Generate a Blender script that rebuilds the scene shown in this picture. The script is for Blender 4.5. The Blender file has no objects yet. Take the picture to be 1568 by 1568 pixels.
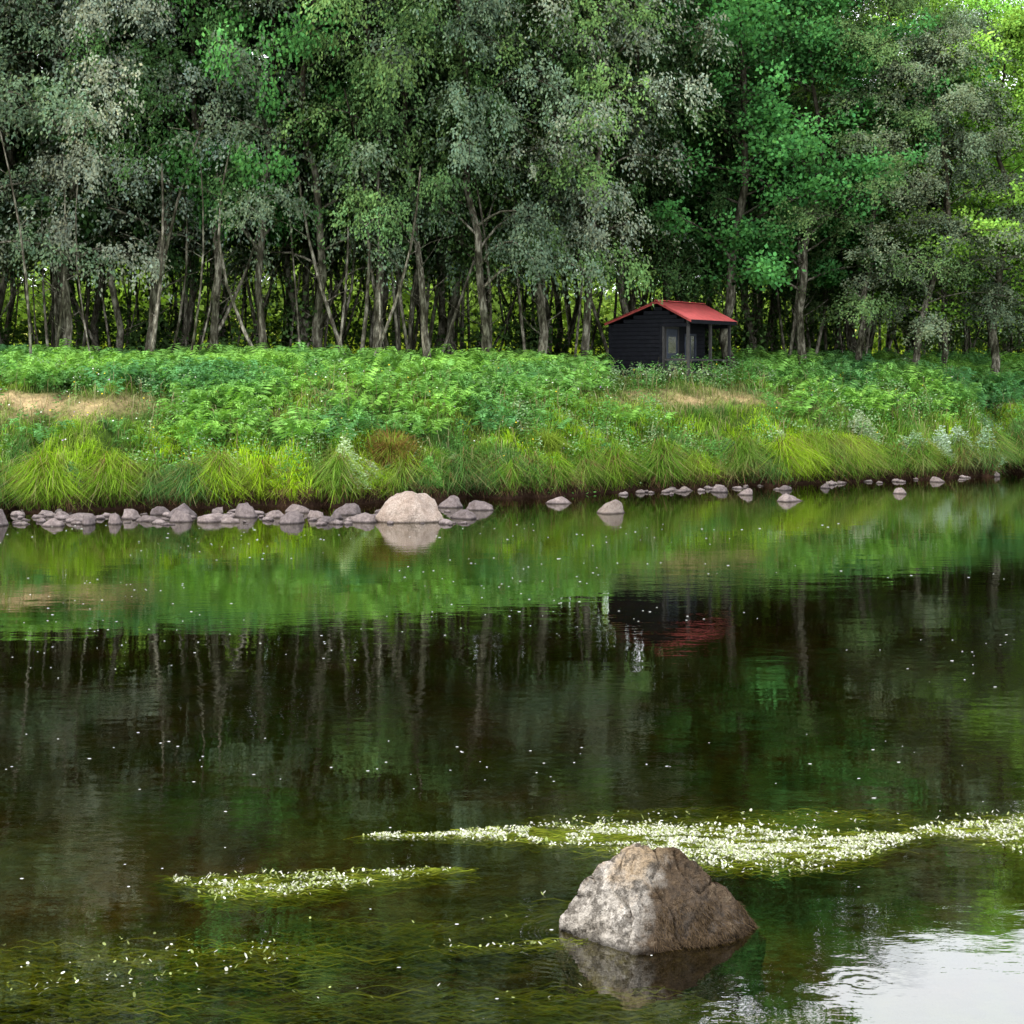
import bpy, bmesh, math, random
import numpy as np
from mathutils import Vector, Matrix, noise as mnoise

R = np.random.default_rng(7)
random.seed(7)
scene = bpy.context.scene
COL = scene.collection

# ------------------------------------------------------------------ helpers
def link(ob, parent=None):
    COL.objects.link(ob)
    if parent is not None:
        ob.parent = parent
    return ob

def mesh_np(name, verts, loops, totals, mats, vcol=None, midx=None, smooth=False, out=None):
    me = bpy.data.meshes.new(name)
    verts = np.asarray(verts, dtype=np.float32)
    loops = np.asarray(loops, dtype=np.int32); totals = np.asarray(totals, dtype=np.int32)
    me.vertices.add(len(verts)); me.vertices.foreach_set("co", verts.ravel())
    me.loops.add(len(loops)); me.loops.foreach_set("vertex_index", loops)
    me.polygons.add(len(totals))
    starts = np.concatenate([[0], np.cumsum(totals)[:-1]]).astype(np.int32)
    me.polygons.foreach_set("loop_start", starts)
    me.polygons.foreach_set("loop_total", totals)
    if midx is not None:
        me.polygons.foreach_set("material_index", np.asarray(midx, dtype=np.int32))
    if smooth is True:
        me.polygons.foreach_set("use_smooth", np.ones(len(totals), dtype=bool))
    elif smooth is not False:
        me.polygons.foreach_set("use_smooth", np.asarray(smooth, dtype=bool))
    me.update(calc_edges=True)
    if vcol is not None:
        a = me.color_attributes.new("Col", 'FLOAT_COLOR', 'POINT')
        c = np.ones((len(verts), 4), dtype=np.float32); c[:, :3] = vcol
        a.data.foreach_set("color", c.ravel())
    if out is not None:
        a = me.attributes.new("Out", 'FLOAT_VECTOR', 'POINT')
        a.data.foreach_set("vector", np.asarray(out, dtype=np.float32).ravel())
    for m in mats: me.materials.append(m)
    return me

def hash2(ix, iy, seed):
    h = np.sin(ix*127.1 + iy*311.7 + seed*74.7)*43758.5453
    return h - np.floor(h)
def vnoise(x, y, seed=0):
    x = np.asarray(x, dtype=np.float64); y = np.asarray(y, dtype=np.float64)
    xi = np.floor(x); yi = np.floor(y); fx = x-xi; fy = y-yi
    fx = fx*fx*(3-2*fx); fy = fy*fy*(3-2*fy)
    a = hash2(xi, yi, seed); b = hash2(xi+1, yi, seed); c = hash2(xi, yi+1, seed); d = hash2(xi+1, yi+1, seed)
    return (a*(1-fx)+b*fx)*(1-fy)+(c*(1-fx)+d*fx)*fy
def fbm(x, y, seed=0, o=3):
    s = 0; a = .5; t = 0
    for i in range(o):
        s = s+a*vnoise(x*2**i, y*2**i, seed+i*13); t += a; a *= .5
    return s/t
def unit(v): return v/(np.linalg.norm(v, axis=-1, keepdims=True)+1e-9)

# ------------------------------------------------------------------ terrain function
BX = np.array([-600, -120, -40, -22, -12.5, -9.5, -6.4, -3.8, -1.5, 1.2, 4.2, 8.3, 12.8, 17.5, 30, 60, 140, 600.])
BY = np.array([36, 36, 37, 38.4, 39.4, 40.2, 41.2, 42.4, 44.0, 45.2, 47.6, 49.6, 51.6, 55.3, 61, 68, 74, 74.])
SX = np.array([-500, -1.5, -0.4, 0, 0.10, 0.35, 1, 2, 3, 4.5, 6, 10, 20, 35, 60, 160, 400, 1500, 3000.])
SZ = np.array([-.65, -.55, -.2, -0.06, 0.20, 0.40, 0.85, 1.5, 2.15, 2.82, 3.15, 3.5, 3.72, 3.95, 4.7, 10.5, 22, 45, 45.])
def ybank(x):
    return np.interp(x, BX, BY) + (vnoise(np.asarray(x)*.9, 3.3, 5)-.5)*1.5 + (vnoise(np.asarray(x)*2.7, 8.3, 6)-.5)*.8
def ground(x, y):
    x = np.asarray(x, float); y = np.asarray(y, float)
    s = y-ybank(x)
    z = np.interp(s, SX, SZ)
    z = z+np.clip(s*1.5, 0, 1)*((fbm(x*.5, y*.5, 3)-.5)*.34+(fbm(x*2, y*2, 9)-.5)*.2)
    nb = np.interp(y, [-400, -20, -2, 3, 6, 7.5], [4, 2.4, 2.0, 1.2, 0.1, -.7])
    z = np.where(y < 7.5, np.maximum(nb, -.65), z)
    z = z+np.where((s < -.4) & (y > 7.5), (fbm(x*.8, y*.8, 21)-.5)*.15, 0)
    return z

def pathmask(x, y):
    s = y-ybank(x)
    w = np.exp(-((s-(3.5+.4*np.sin(x*.35)))/.75)**2)
    gate = np.maximum(np.exp(-((x+12.3)/2.8)**2), .8*np.exp(-((x-6.0)/3.6)**2))
    gate = np.maximum(gate, .55*vnoise(x*.4, 1.0, 77))
    m = w*gate*(.1+1.6*fbm(x*1.1, y*2.0, 31))
    return np.clip(m*1.4-.2, 0, 1)

# ------------------------------------------------------------------ materials
def newmat(name):
    m = bpy.data.materials.new(name); m.use_nodes = True
    nt = m.node_tree; nt.nodes.clear()
    out = nt.nodes.new("ShaderNodeOutputMaterial")
    return m, nt, out
def noise_n(nt, scale, detail=3, rough=.55, vec=None):
    n = nt.nodes.new("ShaderNodeTexNoise"); n.inputs['Scale'].default_value = scale
    n.inputs['Detail'].default_value = detail; n.inputs['Roughness'].default_value = rough
    if vec is not None: nt.links.new(vec, n.inputs['Vector'])
    return n
def ramp(nt, fac, stops):
    r = nt.nodes.new("ShaderNodeValToRGB")
    els = r.color_ramp.elements
    while len(els) < len(stops): els.new(.5)
    for e, (p, c) in zip(els, stops):
        e.position = p; e.color = (*c, 1) if len(c) == 3 else c
    nt.links.new(fac, r.inputs['Fac']); return r
def mixc(nt, a, b, fac, blend='MIX'):
    m = nt.nodes.new("ShaderNodeMix"); m.data_type = 'RGBA'; m.blend_type = blend
    for sock, v in ((m.inputs[0], fac), (m.inputs[6], a), (m.inputs[7], b)):
        if hasattr(v, 'links'): nt.links.new(v, sock)
        elif isinstance(v, (int, float)): sock.default_value = v
        else: sock.default_value = (*v, 1)
    return m.outputs[2]
def mathn(nt, op, a, b=None, clamp=False):
    m = nt.nodes.new("ShaderNodeMath"); m.operation = op; m.use_clamp = clamp
    for i, v in enumerate((a, b)):
        if v is None: continue
        if hasattr(v, 'links'): nt.links.new(v, m.inputs[i])
        else: m.inputs[i].default_value = v
    return m.outputs[0]

def leafmat(name, trans=.35, objcol=False, soft=False):
    m, nt, out = newmat(name)
    at = nt.nodes.new("ShaderNodeAttribute"); at.attribute_name = "Col"
    c = at.outputs['Color']
    if objcol:
        oi = nt.nodes.new("ShaderNodeObjectInfo")
        c = mixc(nt, c, oi.outputs['Color'], 1.0, 'MULTIPLY')
    d = nt.nodes.new("ShaderNodeBsdfDiffuse"); t = nt.nodes.new("ShaderNodeBsdfTranslucent")
    nt.links.new(c, d.inputs['Color'])
    tc = mixc(nt, c, (1.25, 1.3, .55), 1.0, 'MULTIPLY'); nt.links.new(tc, t.inputs['Color'])
    if soft:
        ao = nt.nodes.new("ShaderNodeAttribute"); ao.attribute_name = "Out"
        vt = nt.nodes.new("ShaderNodeVectorTransform"); vt.vector_type = 'NORMAL'; vt.convert_from = 'OBJECT'; vt.convert_to = 'WORLD'
        nt.links.new(ao.outputs['Vector'], vt.inputs[0])
        g = nt.nodes.new("ShaderNodeNewGeometry")
        s1 = nt.nodes.new("ShaderNodeVectorMath"); s1.operation = 'SCALE'; s1.inputs['Scale'].default_value = .5
        nt.links.new(g.outputs['Normal'], s1.inputs[0])
        ad = nt.nodes.new("ShaderNodeVectorMath"); ad.operation = 'ADD'
        nt.links.new(vt.outputs[0], ad.inputs[0]); nt.links.new(s1.outputs[0], ad.inputs[1])
        nm = nt.nodes.new("ShaderNodeVectorMath"); nm.operation = 'NORMALIZE'; nt.links.new(ad.outputs[0], nm.inputs[0])
        nt.links.new(nm.outputs[0], d.inputs['Normal'])
    mx = nt.nodes.new("ShaderNodeMixShader"); mx.inputs[0].default_value = trans
    nt.links.new(d.outputs[0], mx.inputs[1]); nt.links.new(t.outputs[0], mx.inputs[2])
    nt.links.new(mx.outputs[0], out.inputs['Surface'])
    return m
M_LEAF = leafmat("leaf", .25, True, True)
M_GRASS = leafmat("grass_blades", .35, False)
M_FERN = leafmat("fern_fronds", .35, False)

def barkmat():
    m, nt, out = newmat("birch_bark")
    mp = nt.nodes.new("ShaderNodeMapping"); mp.inputs['Scale'].default_value = (1, 1, .35)
    tc = nt.nodes.new("ShaderNodeTexCoord"); nt.links.new(tc.outputs['Object'], mp.inputs['Vector'])
    n1 = noise_n(nt, 9, 4, .65, mp.outputs[0])
    r = ramp(nt, n1.outputs['Fac'], [(.32, (.032, .027, .021)), (.48, (.11, .10, .08)), (.64, (.36, .34, .29))])
    n2 = noise_n(nt, .9, 2, .5, tc.outputs['Object'])
    r2 = ramp(nt, n2.outputs['Fac'], [(.38, (.40, .42, .34)), (.64, (1.1, 1.08, 1.02))])
    c = mixc(nt, r.outputs[0], r2.outputs[0], 1.0, 'MULTIPLY')
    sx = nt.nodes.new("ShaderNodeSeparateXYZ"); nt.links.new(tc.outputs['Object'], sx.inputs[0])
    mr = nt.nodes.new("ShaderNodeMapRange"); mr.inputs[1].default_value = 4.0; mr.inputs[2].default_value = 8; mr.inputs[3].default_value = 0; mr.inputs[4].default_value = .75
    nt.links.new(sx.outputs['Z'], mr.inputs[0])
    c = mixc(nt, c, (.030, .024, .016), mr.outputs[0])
    p = nt.nodes.new("ShaderNodeBsdfDiffuse")
    nt.links.new(c, p.inputs['Color'])
    nt.links.new(p.outputs[0], out.inputs['Surface'])
    return m
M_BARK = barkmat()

def groundmat():
    m, nt, out = newmat("ground_soil_grass")
    at = nt.nodes.new("ShaderNodeAttribute"); at.attribute_name = "Col"
    tc = nt.nodes.new("ShaderNodeTexCoord")
    n1 = noise_n(nt, 5, 6, .7, tc.outputs['Object'])
    r = ramp(nt, n1.outputs['Fac'], [(.3, (.5, .5, .5)), (.7, (1.4, 1.4, 1.35))])
    c = mixc(nt, at.outputs['Color'], r.outputs[0], 1.0, 'MULTIPLY')
    p = nt.nodes.new("ShaderNodeBsdfDiffuse")
    nt.links.new(c, p.inputs['Color'])
    b = nt.nodes.new("ShaderNodeBump"); b.inputs['Distance'].default_value = .12
    nt.links.new(n1.outputs['Fac'], b.inputs['Height']); nt.links.new(b.outputs[0], p.inputs['Normal'])
    nt.links.new(p.outputs[0], out.inputs['Surface'])
    return m

# ------------------------------------------------------------------ terrain mesh
xs = np.concatenate([np.linspace(-600, -60, 28)[:-1], np.linspace(-60, -20, 41)[:-1], np.linspace(-20, 25, 301)[:-1], np.linspace(25, 70, 46)[:-1], np.linspace(70, 600, 28)])
ss = np.concatenate([[-500, -200, -100, -70], np.linspace(-60, -2, 110), np.linspace(-1.8, -.2, 9), [-.1, 0, .05, .10, .15, .22, .35, .45, .6, .8], np.linspace(1, 12, 70), np.linspace(12.5, 40, 50), np.linspace(42, 160, 50), [180, 220, 280, 360, 500, 800, 1500, 3000]])
X, S = np.meshgrid(xs, ss); Y = ybank(X)+S; Z = ground(X, Y)
nr, nc = X.shape
V = np.stack([X, Y, Z], -1).reshape(-1, 3)
ii, jj = np.meshgrid(np.arange(nr-1), np.arange(nc-1), indexing='ij')
a = (ii*nc+jj).ravel()
F = np.stack([a, a+1, a+nc+1, a+nc], -1)
def lerp(a, b, t): return a*(1-t[..., None])+b*t[..., None]
def gcol(x, y):
    s = y-ybank(x)
    n = fbm(x*.6, y*.6, 41)
    soil = np.array([.034, .020, .014]); grass = np.array([.06, .10, .02]); dry = np.array([.42, .31, .17])
    wood = np.array([.05, .065, .02]); field = np.array([.36, .44, .06])
    c = np.broadcast_to(soil, x.shape+(3,)).copy()
    c = lerp(c, grass, np.clip((s-.20)/.4, 0, 1))
    c = lerp(c, dry, pathmask(x, y))
    c = lerp(c, wood, np.clip((s-8)/3, 0, 1))
    c = lerp(c, field*np.ones(3), np.clip((s-24)/6, 0, 1))
    c = lerp(c, np.array([.46, .42, .14]), np.clip((s-32)/6, 0, 1)*np.clip(n*3-1.3, 0, 1))
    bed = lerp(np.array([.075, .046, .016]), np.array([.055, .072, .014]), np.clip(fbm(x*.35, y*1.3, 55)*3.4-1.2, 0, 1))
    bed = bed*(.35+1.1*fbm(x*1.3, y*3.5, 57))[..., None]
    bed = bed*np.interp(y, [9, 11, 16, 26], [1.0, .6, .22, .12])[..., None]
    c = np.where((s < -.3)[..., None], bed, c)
    c = np.where((y < 6.2)[..., None], grass, c)
    return c
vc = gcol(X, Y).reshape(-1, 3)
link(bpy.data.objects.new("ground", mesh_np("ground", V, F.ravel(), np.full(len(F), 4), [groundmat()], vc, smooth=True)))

# ------------------------------------------------------------------ water
def watermat():
    m, nt, out = newmat("river_water")
    tc = nt.nodes.new("ShaderNodeTexCoord"); P = tc.outputs['Object']
    mp = nt.nodes.new("ShaderNodeMapping"); mp.inputs['Scale'].default_value = (.55, 1, 1); nt.links.new(P, mp.inputs['Vector'])
    n1 = noise_n(nt, 1.6, 2, .5, mp.outputs[0]); n2 = noise_n(nt, 7.5, 3, .55, mp.outputs[0]); n3 = noise_n(nt, .22, 2, .5, P)
    mask = ramp(nt, n3.outputs['Fac'], [(.40, (.25, .25, .25)), (.62, (1, 1, 1))])
    a1 = mathn(nt, 'MULTIPLY', n1.outputs['Fac'], .0034)
    a2 = mathn(nt, 'MULTIPLY', mathn(nt, 'MULTIPLY', n2.outputs['Fac'], .0020), mask.outputs[0])
    h = mathn(nt, 'ADD', a1, a2)
    for (cx, cy, amp, dec, fq) in ((2.0, 9.30, .00022, 7.0, 75.0), (.45, 10.15, .0003, 2.4, 95.0)):
        vm = nt.nodes.new("ShaderNodeVectorMath"); vm.operation = 'DISTANCE'
        nt.links.new(P, vm.inputs[0]); vm.inputs[1].default_value = (cx, cy, 0)
        d = vm.outputs['Value']
        sn = mathn(nt, 'SINE', mathn(nt, 'MULTIPLY', d, fq))
        ex = mathn(nt, 'POWER', 2.718, mathn(nt, 'MULTIPLY', d, -dec))
        h = mathn(nt, 'ADD', h, mathn(nt, 'MULTIPLY', mathn(nt, 'MULTIPLY', sn, ex), amp))
    b = nt.nodes.new("ShaderNodeBump"); b.inputs['Distance'].default_value = 1.0; b.inputs['Strength'].default_value = 1.0
    nt.links.new(h, b.inputs['Height'])
    # same reflectance from above and below, so daylight reaches the river bed
    g = nt.nodes.new("ShaderNodeNewGeometry")
    ior = nt.nodes.new("ShaderNodeMapRange"); ior.inputs[3].default_value = 2.1; ior.inputs[4].default_value = 1/2.1
    nt.links.new(g.outputs['Backfacing'], ior.inputs[0])
    fr = nt.nodes.new("ShaderNodeFresnel"); nt.links.new(ior.outputs[0], fr.inputs['IOR']); nt.links.new(b.outputs[0], fr.inputs['Normal'])
    gl = nt.nodes.new("ShaderNodeBsdfGlossy"); gl.inputs['Roughness'].default_value = .0; nt.links.new(b.outputs[0], gl.inputs['Normal'])
    gl.inputs['Color'].default_value = (.98, .99, .98, 1)
    tr = nt.nodes.new("ShaderNodeBsdfTransparent"); tr.inputs['Color'].default_value = (.76, .74, .46, 1)
    mx = nt.nodes.new("ShaderNodeMixShader")
    nt.links.new(fr.outputs[0], mx.inputs[0]); nt.links.new(tr.outputs[0], mx.inputs[1]); nt.links.new(gl.outputs[0], mx.inputs[2])
    nt.links.new(mx.outputs[0], out.inputs['Surface'])
    return m
wv = [(-600, 5, 0), (600, 5, 0), (600, 80, 0), (-600, 80, 0)]
link(bpy.data.objects.new("river_water", mesh_np("river_water", wv, [0, 1, 2, 3], [4], [watermat()])))

# ------------------------------------------------------------------ blades
def blades(P, h, w, az, lean, droop, col, tipcol=None, wmid=.8):
    n = len(P)
    side = R.uniform(0, 2*np.pi, n)
    sv = np.stack([np.cos(side), np.sin(side), np.zeros(n)], -1)*w[:, None]*.5
    ld = np.stack([np.cos(az), np.sin(az), np.zeros(n)], -1)
    mid = P+ld*(h*lean*.4)[:, None]; mid[:, 2] += h*.6*np.cos(lean*.7)
    tip = P+ld*(h*(lean*.9+droop*.5))[:, None]; tip[:, 2] += h*(1.0-.45*lean-.55*droop)
    v = np.stack([P-sv, P+sv, mid-sv*wmid, mid+sv*wmid, tip], 1).reshape(-1, 3)
    b = np.arange(n)*5
    loops = np.stack([b, b+1, b+3, b+2, b+2, b+3, b+4], -1).ravel()
    tot = np.tile([4, 3], n)
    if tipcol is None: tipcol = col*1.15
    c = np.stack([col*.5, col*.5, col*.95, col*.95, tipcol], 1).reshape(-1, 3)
    return v, loops, tot, c
def merge(parts):
    vs, ls, ts, cs = [], [], [], []; off = 0
    for v, l, t, c in parts:
        vs.append(v); ls.append(l+off); ts.append(t); cs.append(c); off += len(v)
    return np.concatenate(vs), np.concatenate(ls), np.concatenate(ts), np.concatenate(cs)
def leafquads(C, D, L, W, col):
    n = len(C); D = unit(D); sd = unit(np.cross(D, R.normal(0, 1, (n, 3))))
    v = np.stack([C, C+D*(L*.5)[:, None]+sd*(W*.5)[:, None], C+D*L[:, None], C+D*(L*.5)[:, None]-sd*(W*.5)[:, None]], 1).reshape(-1, 3)
    return v, np.arange(4*n), np.full(n, 4), np.repeat(col, 4, 0)

def grass_color(x, y, n):
    g1 = np.array([.165, .33, .045]); g2 = np.array([.40, .62, .03]); g3 = np.array([.11, .25, .07]); g4 = np.array([.38, .33, .18])
    t = np.clip(fbm(x*.55, y*1.1, 61)*4-1.5, 0, 1)
    lowl = np.exp(-((y-ybank(x)-1.3)/1.1)**2)
    t2 = np.clip(t*.5+lowl*(.05+t*.6+.8*np.exp(-((x+8.5)/4.5)**2)), 0, 1)
    c = lerp(np.broadcast_to(g1, (n, 3)), g2, t2)
    c = lerp(c, g3, np.clip(fbm(x*.8, y*.8, 66)*4-1.8, 0, 1))
    c = lerp(c, g4, np.clip(fbm(x*1.1, y*2.2, 69)*4-2.4, 0, 1)*.55)
    c = lerp(c, g4, (R.random(n) < .09).astype(float)*.8)
    c = lerp(c, g4*1.2, pathmask(x, y)*.85)
    return c*R.uniform(.65, 1.25, n)[:, None]

parts = []
n = 215000
x = R.uniform(-22, 27, n); s = R.uniform(.1, 9.5, n)
keep = R.random(n) < np.interp(s, [0, 3.5, 6, 9.5], [1, .75, .5, .3])
x, s = x[keep], s[keep]; y = ybank(x)+s
pm = pathmask(x, y); clump = vnoise(x*1.5, y*1.5, 88)*.55+vnoise(x*4, y*4, 89)*.45
keep = R.random(len(x)) < (1-pm*.55)
x, y, s, pm, clump = x[keep], y[keep], s[keep], pm[keep], clump[keep]; n = len(x)
h = (.08+.95*clump**1.5*np.interp(s, [0, 2.5, 5, 10], [1.2, .95, .5, .5]))*R.uniform(.6, 1.25, n)*(1-.72*pm)
P = np.stack([x, y, ground(x, y)-.02], -1)
az = 2*np.pi*vnoise(x*1.6, y*1.6, 90)*1.5+R.normal(0, .7, n)
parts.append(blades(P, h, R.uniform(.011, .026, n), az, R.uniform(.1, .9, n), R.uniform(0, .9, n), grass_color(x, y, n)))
n = 78000
x = R.uniform(-22, 27, n); s = R.uniform(.04, .9, n); y = ybank(x)+s
cl = vnoise(x*1.3, 4, 95)*.55+vnoise(x*4.5, 7, 96)*.45; cl = np.clip((cl-.28)*2.3, 0, 1)
keep = R.random(n) < .15+cl; x, y, s, cl = x[keep], y[keep], s[keep], cl[keep]; n = len(x)
P = np.stack([x, y, ground(x, y)], -1)
h = (.2+.9*cl)*R.uniform(.6, 1.25, n)
c = grass_color(x, y, n)*.9
br = (R.random(n) < .16); c[br] = np.array([.24, .17, .08])*R.uniform(.6, 1.3, br.sum())[:, None]
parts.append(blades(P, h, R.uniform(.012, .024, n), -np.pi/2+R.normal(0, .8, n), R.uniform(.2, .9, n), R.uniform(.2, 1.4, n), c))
n = 9000
x = R.uniform(-22, 27, n); y = ybank(x)+R.uniform(.02, .25, n); P = np.stack([x, y, ground(x, y)+.05], -1)
c = np.array([.15, .09, .055])*R.uniform(.25, 1.3, n)[:, None]
parts.append(blades(P, R.uniform(.10, .30, n), R.uniform(.012, .025, n), -np.pi/2+R.normal(0, .5, n), R.uniform(.3, .9, n), R.uniform(1.0, 1.9, n), c))
v, l, t, c = merge(parts)
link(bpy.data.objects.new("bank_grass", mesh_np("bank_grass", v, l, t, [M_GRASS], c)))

nc_ = 2600
cx = R.uniform(-20, 25, nc_); s = R.uniform(.3, 6.5, nc_); cy = ybank(cx)+s
k = vnoise(cx*.9, cy*.9, 131) > .42; k &= pathmask(cx, cy) < .3; cx, cy = cx[k], cy[k]; nc_ = len(cx)
m_ = 40; rad = R.uniform(.12, .36, nc_); hg = R.uniform(.25, .75, nc_)
tint = np.where((R.random(nc_) < .25)[:, None], np.array([.28, .40, .22]), np.array([.13, .31, .08]))*R.uniform(.7, 1.25, nc_)[:, None]
X_ = (cx[:, None]+R.normal(0, .6, (nc_, m_))*rad[:, None]).ravel(); Y_ = (cy[:, None]+R.normal(0, .6, (nc_, m_))*rad[:, None]).ravel()
Z_ = ground(X_, Y_)+(R.random((nc_, m_))**.6*hg[:, None]).ravel(); n = len(X_); a = R.uniform(0, 6.28, n)
v, l, t, c = leafquads(np.stack([X_, Y_, Z_], -1), np.stack([np.cos(a), np.sin(a), R.uniform(-.2, .6, n)], -1), R.uniform(.05, .12, n), R.uniform(.025, .055, n), np.repeat(tint, m_, 0)*R.uniform(.7, 1.3, n)[:, None])
link(bpy.data.objects.new("bank_herbs", mesh_np("bank_herbs", v, l, t, [M_GRASS], c)))

n = 2600
x = R.uniform(-22, 27, n); s = R.uniform(.4, 6, n); y = ybank(x)+s; P = np.stack([x, y, ground(x, y)], -1)
c = np.where((R.random(n) < .4)[:, None], np.array([.42, .38, .22]), np.array([.28, .22, .12]))*R.uniform(.7, 1.1, n)[:, None]
v, l, t, c = blades(P, R.uniform(.5, .95, n), np.full(n, .010), R.uniform(0, 6.28, n), R.uniform(.0, .5, n), R.uniform(0, .4, n), c, wmid=1.6)
link(bpy.data.objects.new("seed_stalks", mesh_np("seed_stalks", v, l, t, [M_GRASS], c)))

parts = []
n = 40000
x = R.uniform(-28, 34, n); s = R.uniform(8, 28, n); y = ybank(x)+s; P = np.stack([x, y, ground(x, y)], -1)
c = np.array([.12, .19, .04])*R.uniform(.5, 1.4, n)[:, None]
parts.append(blades(P, R.uniform(.15, .55, n), R.uniform(.02, .05, n), R.uniform(0, 6.28, n), R.uniform(.1, .7, n), R.uniform(0, .5, n), c))
n = 36000
x = R.uniform(-40, 55, n); s = R.uniform(26, 70, n); y = ybank(x)+s; P = np.stack([x, y, ground(x, y)], -1)
c = np.array([.42, .54, .07])*R.uniform(.6, 1.3, n)[:, None]
parts.append(blades(P, R.uniform(.3, .9, n), R.uniform(.05, .12, n), R.uniform(0, 6.28, n), R.uniform(.1, .7, n), R.uniform(0, .5, n), c))
v, l, t, c = merge(parts)
link(bpy.data.objects.new("meadow_grass", mesh_np("meadow_grass", v, l, t, [M_GRASS], c)))

def tussock(name, cx, cy, n, hh, colr, rad=.3):
    r = np.abs(R.normal(0, rad*.5, n)); a = R.uniform(0, 6.28, n)
    x = cx+r*np.cos(a); y = cy+r*np.sin(a); P = np.stack([x, y, ground(x, y)], -1)
    c = np.array(colr)*R.uniform(.4, 1.4, n)[:, None]
    g = R.random(n) < .35; c[g] = np.array([.2, .3, .04])*R.uniform(.7, 1.2, g.sum())[:, None]
    v, l, t, c = blades(P, hh*R.uniform(.6, 1.15, n), R.uniform(.014, .026, n), a, R.uniform(.1, .7, n), R.uniform(.0, 1.1, n), c)
    link(bpy.data.objects.new(name, mesh_np(name, v, l, t, [M_GRASS], c)))
tussock("sedge_tussock", -3.25, 43.8, 1700, 1.05, (.24, .15, .05), .45)
tussock("sedge_tussock", 1.0, 46.0, 900, .8, (.25, .34, .05), .3)
tussock("sedge_tussock", 13.5, 52.8, 900, .8, (.25, .32, .07), .35)
tussock("sedge_tussock", 9.6, 50.8, 900, .8, (.28, .38, .05), .3)

# ------------------------------------------------------------------ ferns
def fern_parts(cx, cy, size, base):
    P0 = np.stack([cx, cy, ground(cx, cy)], -1)
    n = len(cx); K = 6; J = 11
    a0 = R.uniform(0, 6.28, n)
    vs, cs = [], []
    for k in range(K):
        az = a0+k*6.283/K+R.normal(0, .35, n); L = size*R.uniform(.7, 1.15, n)
        d = np.stack([np.cos(az), np.sin(az), np.zeros(n)], -1); sd = np.stack([-np.sin(az), np.cos(az), np.zeros(n)], -1)
        up = R.uniform(.5, 1.1, n)
        tint = base*R.uniform(.65, 1.25, n)[:, None]
        for j in range(J):
            t = .28+.72*j/(J-1); t2 = t+.036
            def pt(t):
                q = P0+d*(L*t*.75)[:, None]; q[:, 2] += L*up*(1.35*t-.85*t*t*t); return q
            wj = L*.30*(1-(t-.28)/.78)**.8
            p, q = pt(t), pt(t2)
            for sg in (-1, 1):
                e = p+sd*(sg*wj)[:, None]+d*(wj*.45)[:, None]; e[:, 2] -= wj*R.uniform(.0, .5, n)
                mdl = (p+e)/2
                vs.append(np.stack([p, mdl-(q-p)*.7, e, mdl+(q-p)*1.0], 1)); cs.append(np.repeat((tint*R.uniform(.75, 1.25, n)[:, None])[:, None], 4, 1))
    V = np.concatenate([v.reshape(-1, 3) for v in vs]); C = np.concatenate([c.reshape(-1, 3) for c in cs])
    m = len(V)//4
    return V, np.arange(m*4), np.full(m, 4), C
n = 7600
x = R.uniform(-24, 30, n); s = R.uniform(1.8, 12.5, n); y = ybank(x)+s
zone = np.zeros(n)
zone = np.maximum(zone, np.where(x < -1.5, np.interp(s, [4.2, 5.2, 9.5, 11], [0, 1, 1, .2]), 0))
zone = np.maximum(zone, np.where((x >= -1.5) & (x < 2.8), np.interp(s, [4.2, 5.5, 8, 10], [0, .8, .8, .1]), 0))
zone = np.maximum(zone, np.where(x > 8.3, np.interp(s, [2.4, 3.4, 10, 12], [0, .8, .8, .2]), 0))
mid = np.where((x > -9) & (x < 1.5) & (s > 2.0) & (s < 5), .8, 0)
zone = np.maximum(zone, mid)*np.clip(fbm(x*.7, y*.7, 101)*4-1.2, 0, 1)
zone = np.maximum(zone, .06)
keep = (R.random(n) < zone) & (pathmask(x, y) < .45)
keep &= ~((np.abs(x-5.6) < 2.7) & (y > 50) & (y < 58))
x, y = x[keep], y[keep]
cb = lerp(np.broadcast_to(np.array([.105, .27, .10]), (len(x), 3)), np.array([.22, .43, .085]), np.clip(fbm(x*.5, y*.5, 105)*2.8-.8, 0, 1))
v, l, t, c = fern_parts(x, y, R.uniform(.5, 1.15, len(x)), cb)
link(bpy.data.objects.new("bracken_ferns", mesh_np("bracken_ferns", v, l, t, [M_FERN], c)))

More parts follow.
